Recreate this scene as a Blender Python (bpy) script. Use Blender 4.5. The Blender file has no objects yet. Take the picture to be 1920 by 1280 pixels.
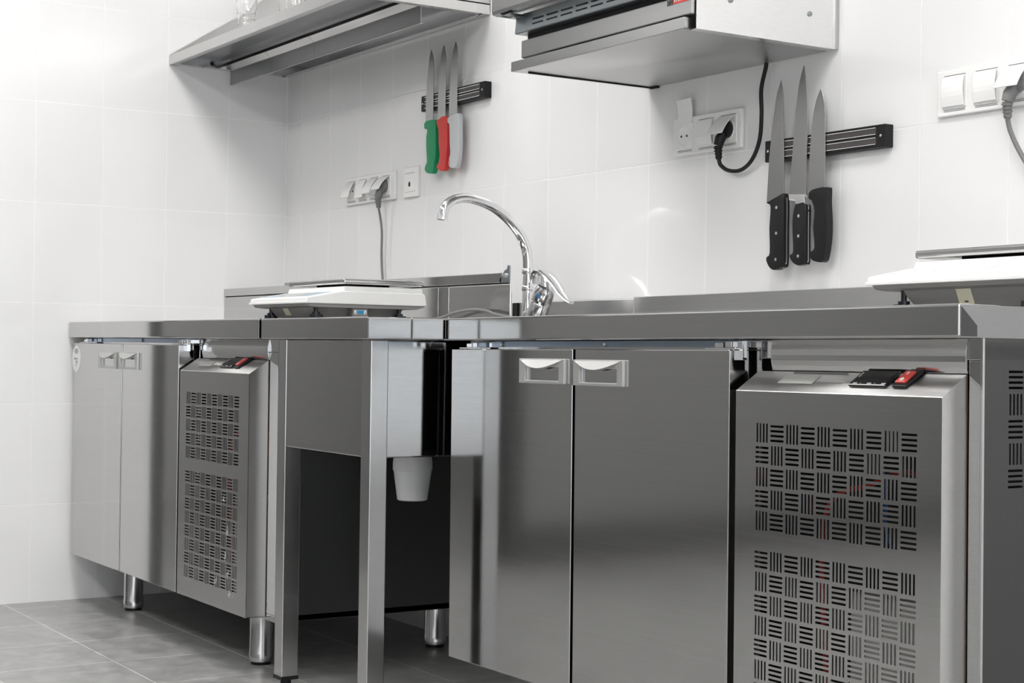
import bpy, bmesh, math, random
from mathutils import Vector, Matrix
random.seed(7)
S = bpy.context.scene
COL = S.collection
PI = math.pi

# ---------------------------------------------------------------- camera
cam_d = bpy.data.cameras.new('camera')
cam = bpy.data.objects.new('camera', cam_d); COL.objects.link(cam)
cam_d.sensor_fit = 'HORIZONTAL'; cam_d.sensor_width = 36.0
cam_d.lens = 3039.4 / 1920.0 * 36.0
cam_d.clip_start = 0.05; cam_d.clip_end = 60
yaw, pitch, roll = -1.0031, 0.0042, 0.0145
f = Vector((math.sin(yaw)*math.cos(pitch), math.cos(yaw)*math.cos(pitch), math.sin(pitch)))
r0 = Vector((math.cos(yaw), -math.sin(yaw), 0)); u0 = r0.cross(f)
r = math.cos(roll)*r0 + math.sin(roll)*u0
u = -math.sin(roll)*r0 + math.cos(roll)*u0
M = Matrix((r, u, -f)).transposed().to_4x4()
M.translation = Vector((4.763, -2.176, 0.7648))
cam.matrix_world = M
S.camera = cam

# ---------------------------------------------------------------- daylight outside the window, exposure
W = bpy.data.worlds.new('world'); S.world = W; W.use_nodes = True
W.node_tree.nodes['Background'].inputs[0].default_value = (0.90, 0.95, 1.0, 1)
W.node_tree.nodes['Background'].inputs[1].default_value = 1.3
S.view_settings.view_transform = 'Standard'
S.view_settings.look = 'None'
S.view_settings.gamma = 1.0
S.view_settings.use_curve_mapping = False
S.view_settings.exposure = 0.74
LAMP = 9.0          # strength of every ceiling panel

# ---------------------------------------------------------------- materials
MATS = {}
def nodes(m):
    nt = m.node_tree
    return nt, nt.nodes['Principled BSDF']
def pmat(name, col, rough=.5, metal=0., spec=.5, bump=0., bscale=80., stretch=(1, 1, 1), rvar=0., **kw):
    m = bpy.data.materials.new(name); m.use_nodes = True
    nt, b = nodes(m)
    b.inputs['Base Color'].default_value = (*col, 1)
    b.inputs['Roughness'].default_value = rough
    b.inputs['Metallic'].default_value = metal
    b.inputs['Specular IOR Level'].default_value = spec
    for k, v in kw.items():
        b.inputs[k.replace('_', ' ')].default_value = v
    if bump or rvar:
        tc = nt.nodes.new('ShaderNodeTexCoord'); mp = nt.nodes.new('ShaderNodeMapping')
        mp.inputs['Scale'].default_value = stretch
        nz = nt.nodes.new('ShaderNodeTexNoise'); nz.inputs['Scale'].default_value = bscale
        nz.inputs['Detail'].default_value = 3
        nt.links.new(tc.outputs['Object'], mp.inputs[0]); nt.links.new(mp.outputs[0], nz.inputs['Vector'])
        if bump:
            bp = nt.nodes.new('ShaderNodeBump'); bp.inputs['Strength'].default_value = bump
            bp.inputs['Distance'].default_value = .001
            nt.links.new(nz.outputs['Fac'], bp.inputs['Height']); nt.links.new(bp.outputs[0], b.inputs['Normal'])
        if rvar:
            mr = nt.nodes.new('ShaderNodeMapRange')
            mr.inputs['To Min'].default_value = rough - rvar; mr.inputs['To Max'].default_value = rough + rvar
            nt.links.new(nz.outputs['Fac'], mr.inputs[0]); nt.links.new(mr.outputs[0], b.inputs['Roughness'])
    MATS[name] = m
    return m

def steel(name, col, rough, grain='x', wav=.0):
    """brushed stainless steel: fine grain along one axis plus slow dents of the sheet"""
    m = bpy.data.materials.new(name); m.use_nodes = True
    nt, b = nodes(m); L = nt.links.new
    b.inputs['Metallic'].default_value = 1
    b.inputs['Anisotropic'].default_value = .7
    b.inputs['Anisotropic Rotation'].default_value = .25 if grain == 'x' else 0
    tc = nt.nodes.new('ShaderNodeTexCoord')
    mp = nt.nodes.new('ShaderNodeMapping')
    mp.inputs['Scale'].default_value = {'x': (3, 60, 420), 'z': (420, 420, 3), 'y': (420, 3, 420)}[grain]
    nz = nt.nodes.new('ShaderNodeTexNoise'); nz.inputs['Scale'].default_value = 1; nz.inputs['Detail'].default_value = 4
    L(tc.outputs['Object'], mp.inputs[0]); L(mp.outputs[0], nz.inputs['Vector'])
    bl = nt.nodes.new('ShaderNodeTexNoise'); bl.inputs['Scale'].default_value = 3.0; bl.inputs['Detail'].default_value = 5
    L(tc.outputs['Object'], bl.inputs['Vector'])
    mr = nt.nodes.new('ShaderNodeMapRange')
    mr.inputs['To Min'].default_value = rough*.9; mr.inputs['To Max'].default_value = rough*1.12
    L(nz.outputs['Fac'], mr.inputs[0]); L(mr.outputs[0], b.inputs['Roughness'])
    cr = nt.nodes.new('ShaderNodeMapRange')
    cr.inputs['To Min'].default_value = .93; cr.inputs['To Max'].default_value = 1.07
    L(nz.outputs['Fac'], cr.inputs[0])
    mx = nt.nodes.new('ShaderNodeMix'); mx.data_type = 'RGBA'; mx.blend_type = 'MULTIPLY'; mx.inputs[0].default_value = 1
    mx.inputs[6].default_value = (*col, 1); L(cr.outputs[0], mx.inputs[7]); L(mx.outputs[2], b.inputs['Base Color'])
    b1 = nt.nodes.new('ShaderNodeBump'); b1.inputs['Strength'].default_value = .02; b1.inputs['Distance'].default_value = .0003
    L(nz.outputs['Fac'], b1.inputs['Height'])
    b2 = nt.nodes.new('ShaderNodeBump'); b2.inputs['Strength'].default_value = wav; b2.inputs['Distance'].default_value = .01
    L(bl.outputs['Fac'], b2.inputs['Height']); L(b1.outputs[0], b2.inputs['Normal']); L(b2.outputs[0], b.inputs['Normal'])
    MATS[name] = m
    return m

steel('steel', (.52, .515, .51), .10, 'x', .03)
steel('steel_v', (.55, .545, .54), .18, 'z', .02)
steel('steel_pol', (.66, .655, .65), .13, 'x', .10)
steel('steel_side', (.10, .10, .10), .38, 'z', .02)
steel('steel_shaded', (.27, .27, .28), .22, 'x', .04)  # darker copy of the steel, shade of the shelf recess put into its colour
steel('steel_satin', (.62, .615, .61), .42, 'x', .02)
steel('steel_bright', (.82, .815, .81), .22, 'x', .12)
steel('steel_mid', (.36, .36, .36), .30, 'x', .02)
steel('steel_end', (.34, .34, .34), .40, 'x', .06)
steel('steel_dull', (.50, .50, .50), .32, 'x', .02)
steel('blade', (.34, .34, .335), .26, 'x', .02)
pmat('chrome', (.80, .80, .81), .04, 1)
pmat('rail_blue', (.40, .47, .56), .4, 1)
pmat('chrome_body', (.62, .62, .63), .14, 1)
pmat('zinc', (.31, .335, .35), .35, 1, bump=.1)
pmat('black', (.008, .008, .009), .45, spec=.3)
pmat('black_glossy', (.008, .008, .009), .15)
pmat('rubber', (.010, .010, .012), .6)
pmat('interior', (.02, .02, .02), .8)
pmat('gap', (.006, .006, .006), .9)
pmat('white_plastic', (.74, .74, .73), .30)
pmat('socket_white', (.84, .84, .83), .25)
pmat('grey_plastic', (.20, .195, .19), .50)
pmat('grey_cable', (.17, .17, .17), .45)
pmat('green_handle', (.0, .25, .10), .45)
pmat('red_handle', (.60, .035, .03), .45)
pmat('grey_handle', (.52, .54, .55), .45)
pmat('black_handle', (.008, .008, .009), .36, spec=.35)
pmat('rivet', (.8, .8, .8), .25, 1)
pmat('handle_metal', (.54, .54, .53), .36, .75, bump=.1, bscale=300)
pmat('cup_white', (.74, .74, .75), .35, Subsurface_Weight=0.)
pmat('rocker_red', (.58, .07, .055), .3)
pmat('ink_white', (.75, .75, .75), .5)
pmat('ink_grey', (.13, .13, .13), .6)
pmat('ink_black', (.02, .02, .02), .6)
pmat('sticker_red', (.65, .05, .03), .4)
pmat('label_cream', (.62, .60, .46), .5)
pmat('smudge', (.42, .42, .40), .6, .3)
pmat('keypad_blue', (.34, .44, .52), .3)
pmat('keypad_grey', (.42, .44, .44), .3)
pmat('keypad_pale', (.68, .68, .70), .3)
pmat('port_blue', (.02, .22, .42), .35)
pmat('foot_black', (.010, .012, .018), .25)
pmat('condenser', (.50, .49, .47), .6, .3, bump=.5, bscale=30, stretch=(20, 1, 1))
pmat('copper_red', (.45, .03, .02), .5)
pmat('wire_blue', (.02, .12, .35), .5)
pmat('rust', (.10, .055, .03), .8)
pmat('plaster_grey', (.30, .30, .30), .6)
pmat('plaster_pale', (.52, .52, .52), .6)
pmat('ceiling_white', (.80, .80, .80), .8)
pmat('dark_skirting', (.07, .07, .07), .5)
pmat('window_white', (.75, .75, .75), .4)

m = pmat('glass', (1, 1, 1), .02, Transmission_Weight=1.0, IOR=1.45)
m = bpy.data.materials.new('pane'); m.use_nodes = True; MATS['pane'] = m
nt = m.node_tree; nt.nodes.clear()
o_ = nt.nodes.new('ShaderNodeOutputMaterial'); t_ = nt.nodes.new('ShaderNodeBsdfTransparent')
g_ = nt.nodes.new('ShaderNodeBsdfGlossy'); g_.inputs['Roughness'].default_value = .02
x_ = nt.nodes.new('ShaderNodeMixShader'); x_.inputs[0].default_value = .06
nt.links.new(t_.outputs[0], x_.inputs[1]); nt.links.new(g_.outputs[0], x_.inputs[2]); nt.links.new(x_.outputs[0], o_.inputs[0])

m = bpy.data.materials.new('lamp'); m.use_nodes = True; MATS['lamp'] = m
nt, b = nodes(m); b.inputs['Base Color'].default_value = (.9, .9, .9, 1)
b.inputs['Emission Color'].default_value = (1, .985, .965, 1); b.inputs['Emission Strength'].default_value = LAMP

m = MATS['plaster_grey']; nt, b = nodes(m)
tc_ = nt.nodes.new('ShaderNodeTexCoord'); sp_ = nt.nodes.new('ShaderNodeSeparateXYZ'); gt_ = nt.nodes.new('ShaderNodeMath'); gt_.operation = 'GREATER_THAN'
gt_.inputs[1].default_value = 1.4
mx_ = nt.nodes.new('ShaderNodeMix'); mx_.data_type = 'RGBA'; mx_.inputs[6].default_value = (.22, .22, .22, 1); mx_.inputs[7].default_value = (.78, .78, .78, 1)
nt.links.new(tc_.outputs['Object'], sp_.inputs[0]); nt.links.new(sp_.outputs['Z'], gt_.inputs[0]); nt.links.new(gt_.outputs[0], mx_.inputs[0])
nt.links.new(mx_.outputs[2], b.inputs['Base Color'])

def tiles(name, axis, u0, v0, du, dv, joint, tile, grout, rough, wav, coat=False, blotch=0.):
    """tiles laid in a straight grid; u,v are world axes"""
    m = bpy.data.materials.new(name); m.use_nodes = True; MATS[name] = m
    nt, b = nodes(m); L = nt.links.new
    tc = nt.nodes.new('ShaderNodeTexCoord'); sx = nt.nodes.new('ShaderNodeSeparateXYZ')
    L(tc.outputs['Object'], sx.inputs[0])
    cb = nt.nodes.new('ShaderNodeCombineXYZ')
    a = {'x': ('X', 'Z'), 'y': ('Y', 'Z'), 'f': ('X', 'Y')}[axis]
    for k, (ch, off) in enumerate(zip(a, (u0, v0))):
        s = nt.nodes.new('ShaderNodeMath'); s.operation = 'SUBTRACT'; s.inputs[1].default_value = off - 50*(du, dv)[k]
        L(sx.outputs[ch], s.inputs[0]); L(s.outputs[0], cb.inputs[k])
    br = nt.nodes.new('ShaderNodeTexBrick'); br.offset = 0; br.squash = 1
    br.inputs['Scale'].default_value = 1; br.inputs['Brick Width'].default_value = du
    br.inputs['Row Height'].default_value = dv; br.inputs['Mortar Size'].default_value = joint
    br.inputs['Mortar Smooth'].default_value = .3
    br.inputs['Color1'].default_value = (*tile, 1); br.inputs['Color2'].default_value = (*[c*.975 for c in tile], 1)
    br.inputs['Mortar'].default_value = (*grout, 1)
    L(cb.outputs[0], br.inputs['Vector'])
    col = br.outputs['Color']
    nz = nt.nodes.new('ShaderNodeTexNoise'); nz.inputs['Scale'].default_value = 5; nz.inputs['Detail'].default_value = 4
    L(tc.outputs['Object'], nz.inputs['Vector'])
    if blotch:
        n2 = nt.nodes.new('ShaderNodeTexNoise'); n2.inputs['Scale'].default_value = 14; n2.inputs['Detail'].default_value = 8
        n2.inputs['Distortion'].default_value = 1.2
        L(tc.outputs['Object'], n2.inputs['Vector'])
        mr = nt.nodes.new('ShaderNodeMapRange'); mr.inputs['From Min'].default_value = .3; mr.inputs['From Max'].default_value = .7
        mr.inputs['To Min'].default_value = 1 - blotch; mr.inputs['To Max'].default_value = 1 + blotch
        L(n2.outputs['Fac'], mr.inputs[0])
        mx = nt.nodes.new('ShaderNodeMix'); mx.data_type = 'RGBA'; mx.blend_type = 'MULTIPLY'; mx.inputs[0].default_value = 1
        L(col, mx.inputs[6]); L(mr.outputs[0], mx.inputs[7]); col = mx.outputs[2]
        m2 = nt.nodes.new('ShaderNodeMapRange'); m2.inputs['To Min'].default_value = rough*.8; m2.inputs['To Max'].default_value = rough*1.3
        L(n2.outputs['Fac'], m2.inputs[0]); L(m2.outputs[0], b.inputs['Roughness'])
    else:
        m2 = nt.nodes.new('ShaderNodeMapRange'); m2.inputs['To Min'].default_value = rough; m2.inputs['To Max'].default_value = .6
        L(br.outputs['Fac'], m2.inputs[0]); L(m2.outputs[0], b.inputs['Roughness'])
    L(col, b.inputs['Base Color'])
    iv = nt.nodes.new('ShaderNodeMath'); iv.operation = 'SUBTRACT'; iv.inputs[0].default_value = 1; L(br.outputs['Fac'], iv.inputs[1])
    b1 = nt.nodes.new('ShaderNodeBump'); b1.inputs['Strength'].default_value = .5; b1.inputs['Distance'].default_value = .0015
    L(iv.outputs[0], b1.inputs['Height'])
    b2 = nt.nodes.new('ShaderNodeBump'); b2.inputs['Strength'].default_value = wav; b2.inputs['Distance'].default_value = .01
    L(nz.outputs['Fac'], b2.inputs['Height']); L(b1.outputs[0], b2.inputs['Normal']); L(b2.outputs[0], b.inputs['Normal'])
    b.inputs['Specular IOR Level'].default_value = .5
    return m
tiles('tile_back', 'x', .103, .879, .2, .2958, .0016, (.80, .80, .80), (.86, .86, .86), .09, .05)
tiles('tile_left', 'y', -.2055, .879, .2, .2958, .0016, (.80, .80, .80), (.86, .86, .86), .09, .05)
tiles('tile_floor', 'f', .972, -.878, .292, .297, .0016, (.28, .28, .278), (.62, .61, .60), .30, .02, blotch=.24)

# ---------------------------------------------------------------- mesh helpers
def box(bm, a, b_, rx=None):
    x0, x1 = sorted((a[0], b_[0])); y0, y1 = sorted((a[1], b_[1])); z0, z1 = sorted((a[2], b_[2]))
    v = [bm.verts.new(c) for c in ((x0,y0,z0),(x1,y0,z0),(x1,y1,z0),(x0,y1,z0),(x0,y0,z1),(x1,y0,z1),(x1,y1,z1),(x0,y1,z1))]
    for q in ((3,2,1,0),(4,5,6,7),(0,1,5,4),(1,2,6,5),(2,3,7,6),(3,0,4,7)):
        bm.faces.new([v[i] for i in q])
    return v
def B(*boxes):
    bm = bmesh.new()
    for a, b_ in boxes: box(bm, a, b_)
    return bm
def prism(bm, pts, axis, lo, hi):
    """polygon pts in the two other axes, extruded along axis from lo to hi"""
    def P(p, t):
        return {'x': (t, p[0], p[1]), 'y': (p[0], t, p[1]), 'z': (p[0], p[1], t)}[axis]
    a = [bm.verts.new(P(p, lo)) for p in pts]; b_ = [bm.verts.new(P(p, hi)) for p in pts]
    n = len(pts)
    bm.faces.new(a); bm.faces.new(b_[::-1])
    for i in range(n):
        bm.faces.new([a[i], b_[i], b_[(i+1) % n], a[(i+1) % n]])
    return a + b_
def ring(bm, c, t, rad, n, up=None):
    t = Vector(t).normalized()
    up = Vector(up) if up else (Vector((0, 0, 1)) if abs(t.z) < .9 else Vector((1, 0, 0)))
    s = t.cross(up).normalized(); w = s.cross(t)
    return [bm.verts.new(Vector(c) + rad*(math.cos(2*PI*i/n)*s + math.sin(2*PI*i/n)*w)) for i in range(n)]
def tube(bm, pts, rad, n=14, cap=True):
    pts = [Vector(p) for p in pts]; R = rad if isinstance(rad, (list, tuple)) else [rad]*len(pts)
    rings = []
    for i, p in enumerate(pts):
        t = (pts[min(i+1, len(pts)-1)] - pts[max(i-1, 0)])
        rings.append(ring(bm, p, t, R[i], n))
    for a, b_ in zip(rings, rings[1:]):
        # keep the rings aligned
        k = min(range(n), key=lambda k: (a[0].co - b_[k].co).length)
        b2 = b_[k:] + b_[:k]
        if (a[1].co - b2[1].co).length > (a[1].co - b2[-1].co).length: b2 = [b2[0]] + b2[1:][::-1]
        rings[rings.index(b_)] = b2
        for i in range(n):
            fc = bm.faces.new([a[i], a[(i+1) % n], b2[(i+1) % n], b2[i]]); fc.smooth = True
    if cap:
        for q in (rings[0], rings[-1]):
            try: bm.faces.new(q)
            except ValueError: pass
def smooth_path(pts, k=8):
    P = [Vector(p) for p in pts]; out = []
    Q = [2*P[0]-P[1]] + P + [2*P[-1]-P[-2]]
    for i in range(1, len(Q)-2):
        for j in range(k):
            t = j/k
            out.append(.5*((2*Q[i]) + (-Q[i-1]+Q[i+1])*t + (2*Q[i-1]-5*Q[i]+4*Q[i+1]-Q[i+2])*t*t + (-Q[i-1]+3*Q[i]-3*Q[i+1]+Q[i+2])*t**3))
    out.append(P[-1])
    return out
def lathe(bm, prof, c=(0, 0, 0), axis=(0, 0, 1), n=24, cap=True):
    ax = Vector(axis).normalized()
    rr = [ring(bm, Vector(c)+ax*h, ax, max(rd, 1e-5), n) for rd, h in prof]
    for a, b_ in zip(rr, rr[1:]):
        for i in range(n):
            fc = bm.faces.new([a[i], a[(i+1) % n], b_[(i+1) % n], b_[i]]); fc.smooth = True
    if cap:
        bm.faces.new(rr[0]); bm.faces.new(rr[-1])

def obj(name, bm, mat, parent=None, bevel=0., seg=2, smooth=False, mats=None, solid=0.):
    bmesh.ops.recalc_face_normals(bm, faces=bm.faces)
    if parent is not None:
        off = parent['_base'] if '_base' in parent else (0, 0, 0)
        bmesh.ops.translate(bm, verts=bm.verts, vec=-Vector(off))
    me = bpy.data.meshes.new(name); bm.to_mesh(me); bm.free()
    me.materials.append(MATS[mat])
    for mm in (mats or []): me.materials.append(MATS[mm])
    o = bpy.data.objects.new(name, me); COL.objects.link(o)
    if parent is not None:
        o.parent = parent
        o['_base'] = parent['_base'] if '_base' in parent else (0, 0, 0)
    if smooth:
        for p in me.polygons: p.use_smooth = True
    if any(p.use_smooth for p in me.polygons): me.set_sharp_from_angle(angle=math.radians(38))
    if bevel:
        md = o.modifiers.new('bevel', 'BEVEL'); md.width = bevel; md.segments = seg; md.limit_method = 'ANGLE'
        md.angle_limit = math.radians(35); md.harden_normals = False
    return o
def tag(o, label, cat, group=None):
    o['label'] = label; o['category'] = cat
    if group: o['group'] = group
    return o
def thing(name, label, cat, base, group=None):
    o = bpy.data.objects.new(name, None); COL.objects.link(o); o.location = base
    o['_base'] = tuple(base); o.empty_display_size = .05
    return tag(o, label, cat, group)
def struct(name, bm, mat, **k):
    o = obj(name, bm, mat, **k); o['kind'] = 'structure'; return o

# ---------------------------------------------------------------- the room
XR, YF, ZC, XL = 7.2, -4.6, 2.75, -2.6
struct('floor', B(((XL-.1, YF-.1, -.1), (XR+.1, .12, 0))), 'tile_floor')
struct('ceiling', B(((XL-.1, YF-.1, ZC), (XR+.1, .12, ZC+.1))), 'ceiling_white')
struct('wall_back', B(((XL-.1, 0, 0), (XR+.1, .12, ZC))), 'tile_back')
struct('wall_left', B(((-.12, -.95, 0), (0, 0, ZC))), 'tile_left')
struct('wall_left_far', B(((-.12, YF, 0), (0, -1.95, ZC)), ((-.12, -1.95, 2.1), (0, -.95, ZC))), 'plaster_grey')
struct('wall_corridor', B(((XL-.1, YF-.1, 0), (XL, 0, ZC))), 'plaster_pale')
struct('wall_front', B(((XL-.1, YF-.1, 0), (XR+.1, YF, ZC))), 'plaster_grey')
struct('baseboard_left', B(((0, YF, 0), (.015, -1.95, .14))), 'dark_skirting')
struct('trim_1', B(((-.13, -.99, 0), (.004, -.95, 2.1)), ((-.13, -1.95, 0), (.004, -1.89, 2.1)), ((-.13, -1.95, 2.06), (.004, -.95, 2.12))), 'dark_skirting')
WY0, WY1, WZ0, WZ1 = -4.3, -.9, .10, 2.35
struct('wall_right', B(((XR, YF-.1, 0), (XR+.12, .12, WZ0)), ((XR, YF-.1, WZ1), (XR+.12, .12, ZC)),
                       ((XR, YF-.1, WZ0), (XR+.12, WY0, WZ1)), ((XR, WY1, WZ0), (XR+.12, .12, WZ1))), 'tile_left')
win = struct('window_1', B(((XR+.02, WY0, WZ0), (XR+.08, WY1, WZ0+.06)), ((XR+.02, WY0, WZ1-.06), (XR+.08, WY1, WZ1)),
      ((XR+.02, WY0, WZ0), (XR+.08, WY0+.06, WZ1)), ((XR+.02, WY1-.06, WZ0), (XR+.08, WY1, WZ1)),
      ((XR+.02, (WY0+WY1)/2-.04, WZ0), (XR+.08, (WY0+WY1)/2+.04, WZ1))), 'window_white')
obj('window_pane', B(((XR+.045, WY0+.05, WZ0+.05), (XR+.05, WY1-.05, WZ1-.05))), 'pane', win)

for (lx, ly, where) in ((1.3, -1.25, 'above the left counter'), (3.7, -1.25, 'above the long right counter'), (6.0, -1.25, 'nearest the window'),
                 (1.3, -3.1, 'over the aisle on the left'), (3.7, -3.1, 'over the middle of the aisle'), (6.0, -3.1, 'over the aisle by the window'),
                 (-1.4, -1.9, 'added in the unseen corridor to brighten reflections')):  # last one: unseen extra lamp, added to lighten what the steel fronts reflect
    t = thing('ceiling_light', 'white flush ceiling panel light ' + where, 'ceiling light', (lx, ly, ZC), 'ceiling panel lights')
    w, d = .6, .3
    obj('light_frame', B(((lx-w-.02, ly-d-.02, ZC-.03), (lx+w+.02, ly-d, ZC)), ((lx-w-.02, ly+d, ZC-.03), (lx+w+.02, ly+d+.02, ZC)),
        ((lx-w-.02, ly-d, ZC-.03), (lx-w, ly+d, ZC)), ((lx+w, ly-d, ZC-.03), (lx+w+.02, ly+d, ZC))), 'window_white', t)
    obj('light_diffuser', B(((lx-w, ly-d, ZC-.025), (lx+w, ly+d, ZC-.001))), 'lamp', t)
# ---------------------------------------------------------------- refrigerated counters
def slots(bm, u0, v0, cols, rows, first, P, P0, P1, cell=.0338):
    """solid bars left between the slots of a basket-weave grille; P(u,v,d) maps to 3-D"""
    m = .0022; L = cell - 2*m; sp = L/4; sw = sp*.46
    def q(ua, va, ub, vb):
        c = [P(ua, va, P0), P(ub, va, P0), P(ub, vb, P0), P(ua, vb, P0), P(ua, va, P1), P(ub, va, P1), P(ub, vb, P1), P(ua, vb, P1)]
        v = [bm.verts.new(x) for x in c]
        for k in ((3,2,1,0),(4,5,6,7),(0,1,5,4),(1,2,6,5),(2,3,7,6),(3,0,4,7)): bm.faces.new([v[i] for i in k])
    for i in range(cols):
        for j in range(rows):
            a, b_ = u0 + i*cell, v0 - (j+1)*cell
            vert = ((i + j) % 2 == 0) == (first == 'v')
            # margins of the cell
            q(a, b_, a+cell, b_+m); q(a, b_+cell-m, a+cell, b_+cell)
            q(a, b_+m, a+m, b_+cell-m); q(a+cell-m, b_+m, a+cell, b_+cell-m)
            for k in range(4):
                # solid part then slot (slot centred in each quarter)
                s0 = k*sp
                for lo, hi in ((s0, s0+(sp-sw)/2), (s0+(sp+sw)/2, s0+sp)):
                    if vert: q(a+m+lo, b_+m, a+m+hi, b_+cell-m)
                    else: q(a+m, b_+m+lo, a+cell-m, b_+m+hi)

def handle(parent, x, z, y, w=.150, h=.046):
    """flush cup handle: a frame with a bulging hood over a recessed pocket"""
    t = .007
    bm = bmesh.new()
    ox0, ox1, oz0, oz1 = x, x+w, z, z+h
    ix0, ix1, iz0, iz1 = x+.020, x+w-.018, z+.006, z+h*.66
    box(bm, (ox0, y-t, oz0), (ix0, y, oz1)); box(bm, (ix1, y-t, oz0), (ox1, y, oz1))
    box(bm, (ix0, y-t, oz0), (ix1, y, iz0)); box(bm, (ix0, y-t, iz1), (ix1, y, oz1))
    fr = obj('handle', bm, 'handle_metal', parent, bevel=.0012)
    # hood: arched lip
    bm = bmesh.new(); n = 14
    top = []; low = []; inn = []
    for i in range(n+1):
        a = i/n; s = math.sin(PI*a)
        xx = ox0+.006 + (w-.014)*a
        top.append(bm.verts.new((xx, y-t-.0005, oz1-.002)))
        low.append(bm.verts.new((xx, y-t-.0005-.010*s, oz1-.003-.0145*s)))
        inn.append(bm.verts.new((xx, y-t+.001, oz1-.004-.0150*s)))
    for i in range(n):
        for p, q in ((top, low), (low, inn)):
            fc = bm.faces.new([p[i], p[i+1], q[i+1], q[i]]); fc.smooth = True
    obj('handle_hood', bm, 'handle_metal', fr)
    # pocket
    bm = bmesh.new(); prof = []
    for i in range(9):
        a = PI*i/8
        prof.append((y-.001+.020*math.sin(a), iz0 + (iz1-iz0)*(1-math.cos(a))/2))
    for k in range(8):
        (ya, za), (yb, zb) = prof[k], prof[k+1]
        fc = bm.faces.new([bm.verts.new(c) for c in ((ix0, ya, za), (ix1, ya, za), (ix1, yb, zb), (ix0, yb, zb))]); fc.smooth = True
    for xx in (ix0, ix1):
        bm.faces.new([bm.verts.new((xx, a, b_)) for a, b_ in prof])
    bmesh.ops.remove_doubles(bm, verts=bm.verts, dist=1e-5)
    obj('handle_pocket', bm, 'steel', fr)
    return fr

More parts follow.
